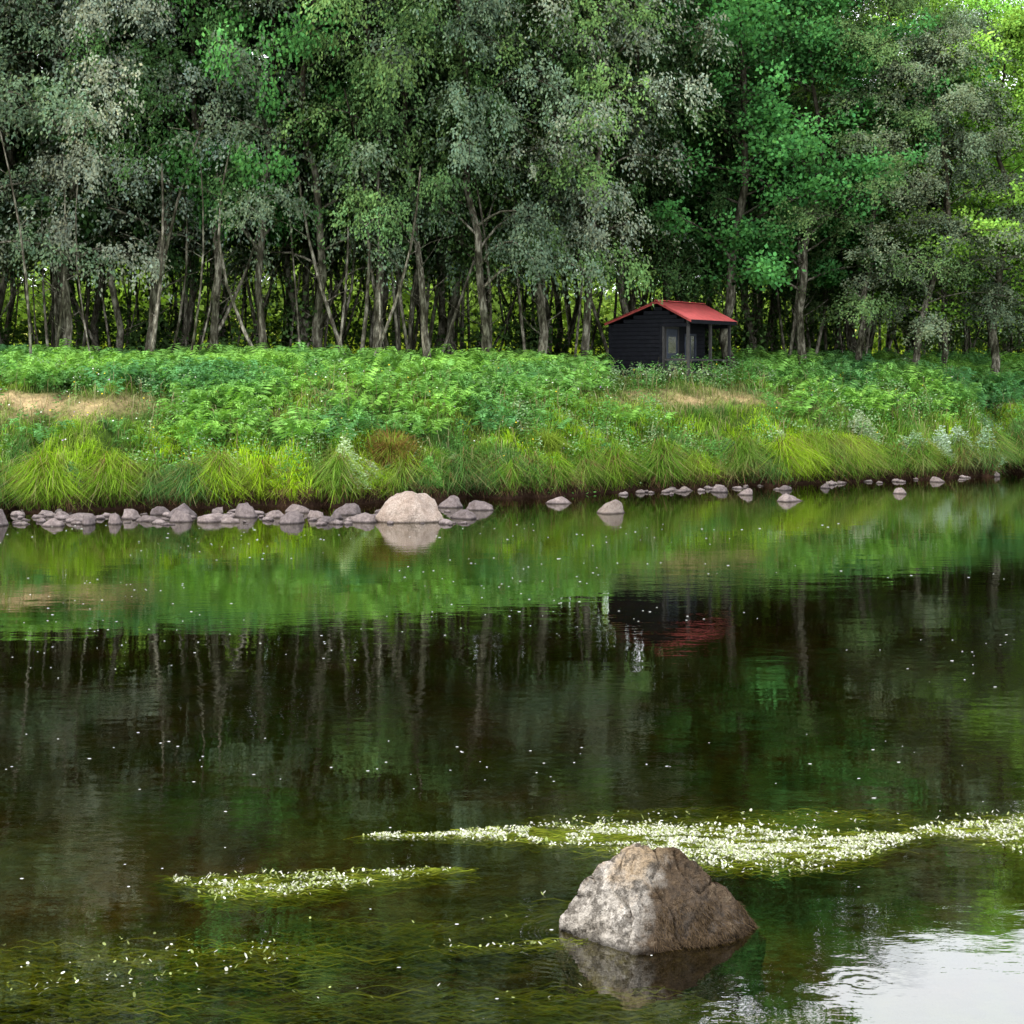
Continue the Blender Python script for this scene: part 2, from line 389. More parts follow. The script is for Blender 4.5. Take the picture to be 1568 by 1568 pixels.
def herb(name, cx, cy, w, hgt, n, colr):
    u = unit(R.normal(0, 1, (n, 3)))*(R.random(n)**.35)[:, None]
    x = cx+u[:, 0]*w; y = cy+u[:, 1]*w*.6; z = np.maximum(ground(x, y), .25)+(u[:, 2]*.5+.5)*hgt*(1-.6*(np.hypot(x-cx, y-cy)/w)**2)*(.7+.6*vnoise(x*5, y*5, 133))
    a = R.uniform(0, 6.28, n); L = R.uniform(.05, .11, n)
    v, l, t, c = leafquads(np.stack([x, y, z], -1), np.stack([np.cos(a), np.sin(a), R.uniform(-.3, .7, n)], -1), L, L*.45, np.array(colr)*R.uniform(.6, 1.35, n)[:, None])
    link(bpy.data.objects.new(name, mesh_np(name, v, l, t, [M_GRASS], c)))
for (cx, ds, w, hh, cc) in [(-4.25, .55, .6, .95, (.42, .54, .32)), (-3.7, .55, .35, .6, (.44, .52, .36)), (-7.6, .5, .4, .45, (.22, .33, .15)), (8.4, .7, .35, .8, (.38, .46, .30)),
                            (12.9, .7, .5, .9, (.26, .38, .24)), (13.9, .6, .5, .8, (.40, .50, .42)), (14.7, .65, .55, .9, (.38, .48, .40)), (15.6, .7, .6, .9, (.28, .40, .28)), (16.7, .7, .6, .9, (.2, .32, .18)),
                            (-11.0, .6, .4, .6, (.14, .3, .13)), (-8.6, .6, .35, .5, (.14, .3, .11)), (-2.2, .6, .4, .55, (.16, .34, .08)), (-1.4, .55, .3, .5, (.3, .42, .24)), (2.8, .6, .45, .7, (.1, .24, .09)), (6.6, .6, .4, .6, (.14, .28, .1)), (10.2, .6, .4, .65, (.18, .3, .13)), (11.4, 1.6, .5, .8, (.36, .44, .30))]:
    herb("leafy_herb", cx, float(ybank(cx))+ds, w, hh, 1500, cc)

n = 700
x = R.uniform(-18, 22, n); s = R.uniform(.5, 6, n); y = ybank(x)+s
keep = vnoise(x*.8, y*.8, 120) > .55; x, y = x[keep], y[keep]; n = len(x)
z = ground(x, y)+R.uniform(.3, .6, n)
a = np.arange(6)*np.pi/3; rr = R.uniform(.012, .026, n)
ring = np.stack([np.cos(a), np.sin(a)], -1)
v = np.zeros((n, 6, 3)); v[:, :, 0] = x[:, None]+ring[None, :, 0]*rr[:, None]; v[:, :, 1] = y[:, None]+ring[None, :, 1]*rr[:, None]*.7
v[:, :, 2] = z[:, None]+ring[None, :, 1]*rr[:, None]*.7
fc = np.where((R.random(n) < .6)[:, None], np.array([.75, .75, .68]), np.array([.75, .55, .05])); fc[R.random(n) < .15] = (.4, .25, .5)
link(bpy.data.objects.new("wild_flowers", mesh_np("wild_flowers", v.reshape(-1, 3), np.arange(6*n), np.full(n, 6), [M_GRASS], np.repeat(fc, 6, 0))))

# ------------------------------------------------------------------ trees
def tube(pts, rad, k=6):
    pts = np.asarray(pts); m = len(pts); rad = np.asarray(rad)
    T = unit(np.gradient(pts, axis=0))
    ref = np.array([1., 0, 0]) if abs(T[0][0]) < .8 else np.array([0, 1., 0])
    A = unit(np.cross(T, ref)); B = np.cross(T, A)
    an = np.arange(k)*2*np.pi/k
    v = pts[:, None]+rad[:, None, None]*(np.cos(an)[None, :, None]*A[:, None]+np.sin(an)[None, :, None]*B[:, None])
    v = v.reshape(-1, 3)
    i = np.repeat(np.arange(m-1), k); j = np.tile(np.arange(k), m-1); j2 = (j+1) % k
    return v, np.stack([i*k+j, i*k+j2, (i+1)*k+j2, (i+1)*k+j], -1)
def make_tree(name, seed, H, cb, cr, style):
    rg = np.random.default_rng(seed)
    tv, tf, off = [], [], 0
    def add(p, r, k=6):
        nonlocal off
        v, f = tube(p, r, k); tv.append(v); tf.append(f+off); off += len(v)
    m = 14; t = np.linspace(0, 1, m)
    wob = np.cumsum(rg.normal(0, .17, (m, 2)), 0)*H/16; wob -= wob[0]
    lean = rg.normal(0, .07, 2)*H
    tp = np.stack([wob[:, 0]+lean[0]*t, wob[:, 1]+lean[1]*t, t*H-.2], -1)
    r0 = {'birch': .125, 'alder': .15, 'thin': .085}[style]*rg.uniform(.85, 1.15)
    tr = r0*(1-t)**.8+.012; tr[0] *= 1.3
    add(tp, tr, 7)
    trunk_at = lambda q: np.array([np.interp(q, t, tp[:, i]) for i in range(3)])
    LP, LD, LC, LO = [], [], [], []
    nl = {'birch': 38, 'alder': 36, 'thin': 18}[style]
    for q in rg.uniform(.06, cb/H, 7):
        p0 = trunk_at(q); az = rg.uniform(0, 6.28); L = rg.uniform(.4, 1.6)
        p = np.array([p0+np.array([math.cos(az), math.sin(az), .45])*L*u+np.array([0, 0, .2*L*u*u]) for u in np.linspace(0, 1, 4)])
        add(p, np.linspace(.018, .005, 4), 3)
    cen = trunk_at(.55)
    for i in range(nl):
        q = cb/H+(1-cb/H)*((i+rg.uniform(0, .8))/nl)**1.05; q = min(q, .97)
        p0 = trunk_at(q); az = i*2.4+rg.normal(0, .5)
        rel = (q-cb/H)/(1-cb/H)
        prof = (math.sin(math.pi*min(1, rel*.82+.20))**.7)
        L = cr*prof*rg.uniform(.5, 1.4)+.4
        up = rg.uniform(.35, .9) if style != 'birch' else rg.uniform(.5, .95)
        d = np.array([math.cos(az), math.sin(az), 0.])
        u = np.linspace(0, 1, 6)
        bend = .6 if style == 'birch' else .25
        pts = p0+d*L*u[:, None]; pts[:, 2] += L*(up*u-bend*u**2.2); pts[:, :2] += np.cumsum(rg.normal(0, .05*L/3, (6, 2)), 0)
        pts[0] = p0
        add(pts, np.linspace(max(.016, tr[0]*.34*(1-q)), .008, 6), 4)
        ns = {'birch': 8, 'alder': 7, 'thin': 4}[style]
        ct = rg.uniform(.68, 1.32)
        for k in range(ns):
            w = rg.uniform(.15, 1.0) if k else 1.0
            b = np.array([np.interp(w, u, pts[:, c]) for c in range(3)])
            a2 = az+rg.normal(0, 1.1); l2 = rg.uniform(.35, 1.0)*(.35+.22*L)
            e = b+np.array([math.cos(a2), math.sin(a2), rg.uniform(-.2, .55)])*l2
            if style != 'thin': add(np.array([b, (b+e)/2+np.array([0, 0, .1*l2]), e]), np.array([.010, .008, .004]), 3)
            cc = ct*rg.uniform(.85, 1.15)
            if style == 'alder':
                nlf = int(rg.uniform(80, 140)); u3 = unit(rg.normal(0, 1, (nlf, 3)))*(rg.random(nlf)**.5)[:, None]
                rad3 = np.array([.72, .72, .52])*rg.uniform(.6, 1.3)
                pos = e+u3*rad3*rg.uniform(.75, 1.25, (nlf, 1))
                LP.append(pos); LD.append(u3*.6+np.array([0, 0, -.1])+rg.normal(0, .4, (nlf, 3)))
                LC.append(cc*(1+.12*u3[:, 2])*rg.uniform(.82, 1.18, nlf)); LO.append(u3*.8)
            else:
                nst = int(rg.integers(5, 9)) if style == 'birch' else int(rg.integers(4, 7))
                for s_ in range(nst):
                    st = b+(e-b)*rg.uniform(.1, 1.05)+rg.normal(0, .18, 3)
                    a3 = a2+rg.normal(0, 1.1); hl = rg.uniform(.35, .85); dl = rg.uniform(.35, 1.35)
                    nlf = int(rg.uniform(18, 30)); v = rg.random(nlf)
                    pos = st+np.stack([np.cos(a3)*hl*v, np.sin(a3)*hl*v, .25*v-dl*v**1.8], -1)+rg.normal(0, .075, (nlf, 3))
                    LP.append(pos)
                    LD.append(np.stack([np.full(nlf, np.cos(a3)*.5), np.full(nlf, np.sin(a3)*.5), -.2-.9*v], -1)+rg.normal(0, .35, (nlf, 3)))
                    LC.append(cc*rg.uniform(.88, 1.12)*rg.uniform(.92, 1.08, nlf))
                    LO.append(np.stack([np.cos(a3)*(.3+.6*v), np.sin(a3)*(.3+.6*v), .75-.9*v], -1))
    P = np.concatenate(LP); D = unit(np.concatenate(LD)); C = np.concatenate(LC); O = np.concatenate(LO); n = len(P)
    O = unit(unit(P-cen)*np.array([1, 1, .7])*.55+O*.8+np.array([0, 0, .2]))
    sd = unit(np.cross(D, rg.normal(0, 1, (n, 3))))
    L = {'birch': rg.uniform(.085, .13, n), 'alder': rg.uniform(.11, .17, n), 'thin': rg.uniform(.14, .22, n)}[style]
    W = L*(.62 if style != 'alder' else .8)
    lv = np.stack([P, P+D*(L*.45)[:, None]+sd*(W*.5)[:, None], P+D*L[:, None], P+D*(L*.45)[:, None]-sd*(W*.5)[:, None]], 1).reshape(-1, 3)
    warm = rg.normal(0, .06, n)
    lc = np.stack([C*(1+warm), C, C*(1-warm)], -1); lc = np.repeat(lc, 4, 0)
    TV = np.concatenate(tv); TF = np.concatenate(tf)
    V = np.concatenate([TV, lv]); loops = np.concatenate([TF.ravel(), np.arange(4*n)+len(TV)])
    tot = np.full(len(TF)+n, 4); mi = np.concatenate([np.zeros(len(TF)), np.ones(n)]); sm = mi < .5
    col = np.concatenate([np.ones((len(TV), 3)), lc]); oo = np.concatenate([np.tile([0, 0, 1.], (len(TV), 1)), np.repeat(O, 4, 0)])
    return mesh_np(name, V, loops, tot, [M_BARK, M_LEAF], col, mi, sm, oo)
birch = [make_tree("birch%d" % i, 100+i, 18, cbb, crr, 'birch') for i, (cbb, crr) in enumerate([(2.9, 3.1), (3.4, 2.8), (2.4, 3.4), (4.0, 2.9)])]
alder = [make_tree("alder%d" % i, 200+i, 16, 2.9, 3.3, 'alder') for i in range(2)]
thin = [make_tree("thin%d" % i, 300+i, 17, cbb, 2.2, 'thin') for i, cbb in enumerate((4.2, 5.2, 3.4))]
GRAY = (.170, .235, .140); MID = (.115, .215, .075); DEEP = (.070, .145, .048); VIV = (.090, .270, .068); YEL = (.27, .51, .08); PALE = (.31, .37, .27); LIT = (.165, .285, .095)
def put(name, me, x, y, sc, colr, rot=None, sxy=None, tilt=(0, 0)):
    o = bpy.data.objects.new(name, me); o.location = (x, y, float(ground(x, y))-.05)
    o.rotation_euler = (tilt[0], tilt[1], random.uniform(0, 6.28) if rot is None else rot)
    s2 = sc if sxy is None else sxy
    o.scale = (s2, s2, sc); o.color = tuple(q*(1+random.uniform(-.07, .07)) for q in colr)+(1,); link(o); return o
front = [
 ("birch_tree", birch[2], -16.8, 49.5, 1.12, GRAY, 1.1), ("birch_tree", birch[0], -13.9, 50.5, 1.15, PALE, 1.0), ("birch_tree", birch[1], -11.4, 51.0, 1.2, PALE, 1.2),
 ("birch_tree", birch[3], -9.6, 52.3, 1.2, MID, 1.0), ("alder_tree", alder[0], -7.9, 52.2, 1.25, VIV, .8), ("birch_tree", birch[0], -6.2, 52.8, 1.15, GRAY, 1.05),
 ("birch_tree", birch[3], -4.35, 52.4, 1.25, LIT, 1.1), ("birch_tree", birch[1], -2.6, 51.6, 1.15, MID, 1.0), ("birch_tree", birch[2], -.9, 53.0, 1.15, GRAY, 1.0),
 ("birch_tree", birch[0], .9, 53.3, 1.2, LIT, 1.1), ("birch_tree", birch[1], 2.4, 55.2, 1.2, PALE, 1.1), ("birch_tree", birch[3], 4.4, 58.5, 1.2, DEEP, 1.1),
 ("alder_tree", alder[1], 7.9, 58.4, 1.12, VIV, 1.15), ("alder_tree", alder[0], 10.4, 58.0, .95, VIV, 1.0), ("birch_tree", birch[2], 12.4, 58.6, .80, MID, .95),
 ("birch_tree", birch[0], 14.3, 58.6, .70, GRAY, .95), ("birch_tree", birch[2], 15.9, 60.6, .74, GRAY, .9), ("alder_tree", alder[1], 17.5, 59.6, .86, YEL, 1.0), ("alder_tree", alder[0], 20.9, 63, .88, YEL, 1.0),
 ("birch_tree", birch[1], -20.0, 48.5, 1.15, GRAY, 1.0), ("birch_tree", birch[0], -23.5, 49.5, 1.15, MID, 1.0), ("alder_tree", alder[0], 16.0, 64.5, .95, YEL, 1.1), ("alder_tree", alder[1], 22.5, 70, .95, YEL, 1.1), ("birch_tree", birch[3], 19.6, 66.5, .88, YEL, 1.1),
 ("birch_tree", birch[2], -15.3, 54.5, 1.2, DEEP, 1.1), ("birch_tree", birch[1], -7.3, 56, 1.2, DEEP, 1.1), ("birch_tree", birch[2], -2.0, 56.5, 1.25, DEEP, 1.1), ("birch_tree", birch[0], 9.2, 62, .95, DEEP, 1.1), ("birch_tree", birch[2], 6.2, 61, 1.1, DEEP, 1.1), ("birch_tree", birch[1], 13.5, 63.5, .85, LIT, 1.1)]
occ = []
for nm, me, x, y, sc, c, sx in front:
    put(nm, me, x, y, sc, c, sxy=sx, tilt=(random.uniform(-.03, .03), random.uniform(-.07, .07))); occ.append((x, y))
cnt = 0; tries = 0
while cnt < 92 and tries < 6000:
    tries += 1
    x = random.uniform(-30, 36); sdist = random.uniform(10, 29); y = float(ybank(x))+sdist
    if abs(x-5.6) < 2.9 and y < 58.5: continue
    if any((x-a)**2+(y-b)**2 < 2.3**2 for a, b in occ): continue
    occ.append((x, y)); cnt += 1
    right = x/y*2500 > 430
    sc = random.uniform(.66, .86) if right else random.uniform(1.0, 1.3)
    tl = (random.uniform(-.04, .04), random.uniform(-.08, .08))
    put("birch_tree", random.choice(thin), x, y, sc*1.02, random.choice([DEEP, MID, GRAY] if not right else [MID, YEL, LIT]), sxy=(sc if not right else .9)*1.2, tilt=tl)
tv, tf, off = [], [], 0
for i in range(260):
    x = random.uniform(-24, 30); y = float(ybank(x))+random.uniform(8.5, 27)
    if abs(x-5.6) < 2.9 and y < 58.5: continue
    z0 = float(ground(x, y)); H = random.uniform(6, 9); lx, ly = random.gauss(0, 1.0), random.gauss(0, .5); cv = random.gauss(0, .4)
    u = np.linspace(0, 1, 6); p = np.stack([x+lx*u+cv*np.sin(u*3), y+ly*u, z0-.1+H*u], -1); r = random.uniform(.03, .085)
    v, f = tube(p, r*(1-.6*u), 5); tv.append(v); tf.append(f+off); off += len(v)
    for k in range(4):
        q = random.uniform(.25, .9); b = np.array([np.interp(q, u, p[:, c]) for c in range(3)]); az = random.uniform(0, 6.28); L = random.uniform(.5, 1.6)
        pp = np.array([b, b+np.array([math.cos(az)*L*.5, math.sin(az)*L*.5, L*.3]), b+np.array([math.cos(az)*L, math.sin(az)*L, L*.45])])
        v, f = tube(pp, np.array([r*.3, r*.2, .006]), 3); tv.append(v); tf.append(f+off); off += len(v)
TF = np.concatenate(tf); TVV = np.concatenate(tv)
ys = bpy.data.objects.new("young_birch_stems", mesh_np("young_birch_stems", TVV-np.array([0, 0, 3.6]), TF.ravel(), np.full(len(TF), 4), [M_BARK], smooth=True)); ys.location.z = 3.6; link(ys)
def scrub(name, N_, xr, sr, hr, rr, colr, lf, leaves, zr=(0, 0), dim=0):
    C, D, K, O = [], [], [], []
    for i in range(N_):
        x = random.uniform(*xr); y = float(ybank(x))+random.uniform(*sr)
        if abs(x-5.6) < 3.2 and y < 59.5: continue
        h = random.uniform(*hr); r = random.uniform(*rr); n = leaves
        zz = random.uniform(*zr)
        if x/y*2500 > 430: zz *= .58
        u = unit(R.normal(0, 1, (n, 3)))*(R.random(n)**.4)[:, None]
        lump = 1+.35*np.sin(u[:, 0]*5+i)*np.cos(u[:, 2]*6+i)
        p = np.stack([x+u[:, 0]*r*lump, y+u[:, 1]*r*lump, float(ground(x, y))+zz+h*.45+u[:, 2]*h*.55*lump], -1)
        k = 1-dim*min(1, zz/6)
        C.append(p); D.append(u+R.normal(0, .5, (n, 3))); O.append(u); K.append(np.array(colr)*k*random.uniform(.55, 1.3)*R.uniform(.8, 1.2, n)[:, None])
    C = np.concatenate(C); n = len(C); L = R.uniform(*lf, n)
    v, l, t, c = leafquads(C, np.concatenate(D), L, L*.7, np.concatenate(K))
    o = bpy.data.objects.new(name, mesh_np(name, v, l, t, [M_LEAF], c, out=np.repeat(unit(np.concatenate(O)+[0, 0, .2]), 4, 0))); o.color = (1, 1, 1, 1); link(o)
scrub("woodland_understorey", 90, (-26, 34), (11, 26), (1.2, 4.0), (.6, 1.4), (.08, .15, .045), (.12, .2), 380)
scrub("woodland_canopy", 240, (-34, 40), (22, 31), (2.5, 4.5), (1.5, 2.8), (.07, .15, .042), (.24, .40), 330, (4.0, 19.5))
scrub("sunlit_scrub", 95, (-50, 66), (38, 75), (3.0, 8.5), (2.2, 4.5), (.24, .38, .07), (.30, .5), 620)
scrub("tall_scrub", 130, (-70, 80), (52, 85), (5, 9), (3, 5.5), (.17, .29, .06), (.6, 1.0), 420, (1, 12), .6)
dt = bpy.data.objects.new("distant_trees", None); link(dt)
for i in range(40):
    x = -80+i*4.6+random.uniform(-2, 2); y = 145+random.uniform(-10, 22)
    o = put("distant_tree_part", random.choice(thin+alder), x, y, random.uniform(1.0, 1.3), random.choice([YEL, VIV, YEL]), sxy=2.0); o.location.z -= 3; o.parent = dt

# ------------------------------------------------------------------ rocks
def rockmat(name, c0, c1, c2, brown=0):
    m, nt, out = newmat(name)
    tc = nt.nodes.new("ShaderNodeTexCoord"); P = tc.outputs['Object']
    g = nt.nodes.new("ShaderNodeNewGeometry")
    n1 = noise_n(nt, 3.0, 5, .6, P); n2 = noise_n(nt, 28, 4, .7, P); n3 = noise_n(nt, 7, 5, .7, P)
    r = ramp(nt, n1.outputs['Fac'], [(.3, c0), (.5, c1), (.7, c2)])
    r2 = ramp(nt, n2.outputs['Fac'], [(.35, (.6, .58, .56)), (.6, (1.15, 1.12, 1.1))])
    c = mixc(nt, r.outputs[0], r2.outputs[0], 1.0, 'MULTIPLY')
    sx = nt.nodes.new("ShaderNodeSeparateXYZ"); nt.links.new(g.outputs['Position'], sx.inputs[0])
    if brown:
        so = nt.nodes.new("ShaderNodeSeparateXYZ"); nt.links.new(P, so.inputs[0])
        k = mathn(nt, 'ADD', mathn(nt, 'MULTIPLY', so.outputs['Z'], 2.2), mathn(nt, 'MULTIPLY', n3.outputs['Fac'], 2.2))
        k = ramp(nt, mathn(nt, 'SUBTRACT', k, 1.6, True), [(.2, (0, 0, 0)), (.6, (1, 1, 1))])
        c = mixc(nt, c, (.30, .19, .08), mathn(nt, 'MULTIPLY', k.outputs[0], .6))
        n4 = noise_n(nt, 11, 6, .78, P)
        k = ramp(nt, n4.outputs['Fac'], [(.47, (0, 0, 0)), (.58, (1, 1, 1))])
        c = mixc(nt, c, (.065, .055, .045), mathn(nt, 'MULTIPLY', k.outputs[0], .78))
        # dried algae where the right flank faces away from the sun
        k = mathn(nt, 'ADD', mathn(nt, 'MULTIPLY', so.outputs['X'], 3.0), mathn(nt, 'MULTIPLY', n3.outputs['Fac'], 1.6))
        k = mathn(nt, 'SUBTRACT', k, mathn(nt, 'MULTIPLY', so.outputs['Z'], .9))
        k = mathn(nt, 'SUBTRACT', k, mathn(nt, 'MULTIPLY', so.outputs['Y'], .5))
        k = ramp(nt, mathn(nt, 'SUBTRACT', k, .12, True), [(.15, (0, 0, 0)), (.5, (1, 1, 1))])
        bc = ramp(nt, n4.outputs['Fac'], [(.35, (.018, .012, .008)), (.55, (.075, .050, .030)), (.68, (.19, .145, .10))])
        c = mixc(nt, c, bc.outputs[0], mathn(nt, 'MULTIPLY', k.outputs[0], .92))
    else:
        k = ramp(nt, n3.outputs['Fac'], [(.56, (0, 0, 0)), (.66, (1, 1, 1))])
        c = mixc(nt, c, (.16, .14, .09), mathn(nt, 'MULTIPLY', k.outputs[0], .5))
        oi = nt.nodes.new("ShaderNodeObjectInfo")
        rr = ramp(nt, oi.outputs['Random'], [(0, (.55, .54, .56)), (1, (1.05, 1.0, .98))])
        c = mixc(nt, c, rr.outputs[0], 1.0, 'MULTIPLY')
    wet = nt.nodes.new("ShaderNodeMapRange"); wet.inputs[1].default_value = .01; wet.inputs[2].default_value = .05
    wet.inputs[3].default_value = .28; wet.inputs[4].default_value = 1
    nt.links.new(mathn(nt, 'ADD', sx.outputs['Z'], mathn(nt, 'MULTIPLY', mathn(nt, 'SUBTRACT', n3.outputs['Fac'], .5), .06)), wet.inputs[0])
    comb = nt.nodes.new("ShaderNodeCombineXYZ")
    for i in range(3): nt.links.new(wet.outputs[0], comb.inputs[i])
    c = mixc(nt, c, comb.outputs[0], 1.0, 'MULTIPLY')
    p = nt.nodes.new("ShaderNodeBsdfDiffuse"); p.inputs['Roughness'].default_value = .5
    nt.links.new(c, p.inputs['Color'])
    hb = mathn(nt, 'ADD', mathn(nt, 'MULTIPLY', n3.outputs['Fac'], 1.0), mathn(nt, 'MULTIPLY', n2.outputs['Fac'], .5))
    b = nt.nodes.new("ShaderNodeBump"); b.inputs['Distance'].default_value = .08; b.inputs['Strength'].default_value = 1.0
    nt.links.new(hb, b.inputs['Height']); nt.links.new(b.outputs[0], p.inputs['Normal'])
    nt.links.new(p.outputs[0], out.inputs['Surface'])
    return m
M_ROCK = rockmat("granite", (.24, .205, .20), (.38, .335, .33), (.52, .46, .44))
M_ROCK2 = rockmat("granite_tan", (.42, .34, .28), (.56, .48, .41), (.64, .57, .50))
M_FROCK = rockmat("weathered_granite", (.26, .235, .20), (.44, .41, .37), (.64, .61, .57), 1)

def rock_mesh(name, seed, sub=4, planes=9, mat=None, rmin=.55):
    bm = bmesh.new(); bmesh.ops.create_icosphere(bm, subdivisions=sub, radius=1)
    rg = np.random.default_rng(seed)
    v = np.array([q.co[:] for q in bm.verts])
    for k in range(planes):
        nrm = rg.normal(0, 1, 3); nrm[2] = abs(nrm[2])*.8; nrm /= np.linalg.norm(nrm); d0 = rg.uniform(rmin, .88)
        dd = v@nrm; ov = np.clip(dd-d0, 0, None); v -= ov[:, None]*nrm*.96
    o = rg.uniform(0, 50, 3)
    for i, q in enumerate(bm.verts):
        p = Vector(v[i]); nn = mnoise.fractal(p*1.6+Vector(o), 1.0, 2.0, 3)*.14+mnoise.fractal(p*6+Vector(o), 1.0, 2.0, 2)*.02
        q.co = p*(1+nn)
    me = bpy.data.meshes.new(name); bm.to_mesh(me); bm.free(); me.materials.append(mat or M_ROCK)
    me.polygons.foreach_set("use_smooth", np.ones(len(me.polygons), bool)); return me
RM = [rock_mesh("rock%d" % i, 500+i) for i in range(7)]
def rock(name, me, x, y, w, h, dep=None, z0=0.0, mat=None, rot=None):
    o = bpy.data.objects.new(name, me); hz = h*1.3
    o.location = (x, y, z0+h-hz*.92); o.scale = (w/2*1.08, (dep or w*.75)/2, hz*.95)
    o.rotation_euler = (random.uniform(-.15, .15), random.uniform(-.2, .2), random.uniform(0, 6.28) if rot is None else rot); link(o); return o
rock("boulder", rock_mesh("boulder_big", 611, 5, 4, M_ROCK2, .80), -2.32, 37.7, 1.50, .66, 1.3, rot=.1)
rock("boulder", rock_mesh("b2", 612, 4, 8, M_ROCK2), 2.4, 39.7, 1.05, .36, .8, rot=0)
rock("boulder", RM[1], 7.35, 43.2, .8, .22, rot=.2); rock("boulder", RM[2], 10.9, 45.9, .55, .2); rock("boulder", RM[5], 13.2, 50.6, .5, .16)
for (x, y, w, h) in [(5.9, 46.4, .5, .2), (6.5, 45.4, .5, .2), (7.9, 47.2, .5, .16), (5.0, 46.8, .55, .15), (9.2, 48.0, .4, .15), (1.3, 42.6, .8, .2), (15.6, 53.2, .6, .2), (3.6, 46.0, .3, .12)]:
    rock("river_rock", random.choice(RM), x, y, w, h)
left = [(-11.6, 36.6, 1.15, .40), (-12.4, 37.3, .7, .2), (-10.2, 36.4, .75, .2), (-9.55, 36.7, .5, .3), (-9.9, 37.6, .9, .22), (-9.0, 36.9, .45, .28), (-8.9, 38.2, .5, .3), (-8.5, 39.3, .7, .25),
        (-8.3, 37.6, .6, .18), (-7.8, 38.6, .9, .40), (-7.6, 37.4, .5, .3), (-6.9, 37.6, .95, .2), (-6.3, 38.6, .75, .32), (-5.6, 38.5, .5, .24), (-5.0, 37.1, .75, .34), (-4.6, 38.4, .6, .24), (-6.4, 37.2, .6, .15),
        (-4.2, 37.2, .5, .2), (-3.4, 37.4, .75, .28), (-4.0, 39.4, .9, .28), (-1.15, 38.3, .85, .22), (-.8, 40.6, .8, .26), (-5.2, 39.8, .6, .25), (-4.1, 38.1, .5, .28), (-7.1, 39.6, .5, .2), (-10.6, 38.4, .5, .2), (-1.6, 41.4, .8, .3)]
for k, (x, y, w, h) in enumerate(left):
    rock("river_rock", RM[(k*3) % 7], x, y, w*random.uniform(.9, 1.15), h*random.uniform(.8, 1.1))
vs, fs, off = [], [], 0
sm = rock_mesh("tmp", 555, 2, 6); sv = np.array([q.co[:] for q in sm.vertices]); sf = np.array([p.vertices[:] for p in sm.polygons])
for i in range(150):
    if random.random() < .75: x = random.uniform(-13, -1); y = random.uniform(36.6, 40)
    else: x = random.uniform(3, 16); y = float(ybank(x))-abs(random.gauss(.2, .7))-.1
    w = random.uniform(.06, .24); a = random.uniform(0, 6.28)
    q = sv*np.array([w, w*.7, w*.5]); q = np.stack([q[:, 0]*math.cos(a)-q[:, 1]*math.sin(a), q[:, 0]*math.sin(a)+q[:, 1]*math.cos(a), q[:, 2]], -1)
    vs.append(q+np.array([x, y, random.uniform(-.03, .03)])); fs.append(sf+off); off += len(sv)
fs = np.concatenate(fs)
link(bpy.data.objects.new("shore_stones", mesh_np("shore_stones", np.concatenate(vs), fs.ravel(), np.full(len(fs), 3), [M_ROCK], smooth=True)))

# foreground rock
pts = [(-.62, -.02, .10), (-.66, .0, -.08), (-.46, .04, .30), (-.36, .02, .44), (-.13, .10, .53), (.12, .12, .50), (.33, .10, .34), (.50, .08, .16), (.62, .04, .04), (.68, .02, -.05), (-.20, -.48, -.02), (-.17, -.27, .28), (-.15, -.06, .48),
       (.22, -.36, -.02), (.20, -.20, .19), (.48, -.2, -.02), (-.45, .45, -.1), (.4, .5, -.1), (0, .42, .28), (-.6, .2, -.45), (.7, .2, -.45), (-.25, -.55, -.45), (.3, -.45, -.45), (0, .6, -.45)]
bm = bmesh.new()
for p in pts: bm.verts.new(p)
r = bmesh.ops.convex_hull(bm, input=bm.verts)
bmesh.ops.delete(bm, geom=[e for e in r.get('geom_interior', []) if isinstance(e, bmesh.types.BMVert)], context='VERTS')
bmesh.ops.triangulate(bm, faces=bm.faces)
for it in range(5): bmesh.ops.subdivide_edges(bm, edges=bm.edges, cuts=1, use_grid_fill=True)
for it in range(2): bmesh.ops.smooth_vert(bm, verts=bm.verts, factor=.5, use_axis_x=True, use_axis_y=True, use_axis_z=True)
bm.normal_update()
for q in bm.verts:
    p = q.co.copy(); d = mnoise.fractal(p*4+Vector((4, 2, 9)), .75, 2.1, 6)*.036
    rd = abs(mnoise.noise(p*3.6+Vector((1, 7, 3)))); d -= max(0, .05-rd)*.8
    rd = abs(mnoise.noise(p*7+Vector((5, 2, 3)))); d -= max(0, .06-rd)*.3
    q.co = p+q.normal*d
bmesh.ops.recalc_face_normals(bm, faces=bm.faces)
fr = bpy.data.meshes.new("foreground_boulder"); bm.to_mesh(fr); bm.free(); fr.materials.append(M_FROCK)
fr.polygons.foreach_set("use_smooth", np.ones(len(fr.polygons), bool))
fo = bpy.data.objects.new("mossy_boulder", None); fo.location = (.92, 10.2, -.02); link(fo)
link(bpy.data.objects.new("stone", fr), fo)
cen = np.array([p.center[:] for p in fr.polygons]); nor = np.array([p.normal[:] for p in fr.polygons])
ok = (cen[:, 2] > .02) & (cen[:, 2] < .30-.25*np.clip(cen[:, 0], 0, 1)) & (cen[:, 0] > -.08) & (nor[:, 1] < .25)
idx = np.where(ok)[0]; n = 6500; pick = R.choice(idx, n)
dens = vnoise(cen[pick, 0]*8, cen[pick, 2]*10, 140)*.6+vnoise(cen[pick, 0]*20, cen[pick, 2]*20, 141)*.4; pick = pick[R.random(n) < np.clip((dens-.45)*4, .0, 1)]; n = len(pick)
P = cen[pick]+nor[pick]*.003; hang = unit(nor[pick]*.3+np.array([.2, 0, -1.0])+R.normal(0, .3, (n, 3)))
L = R.uniform(.02, .06, n); sd = unit(np.cross(hang, nor[pick]))*.0011
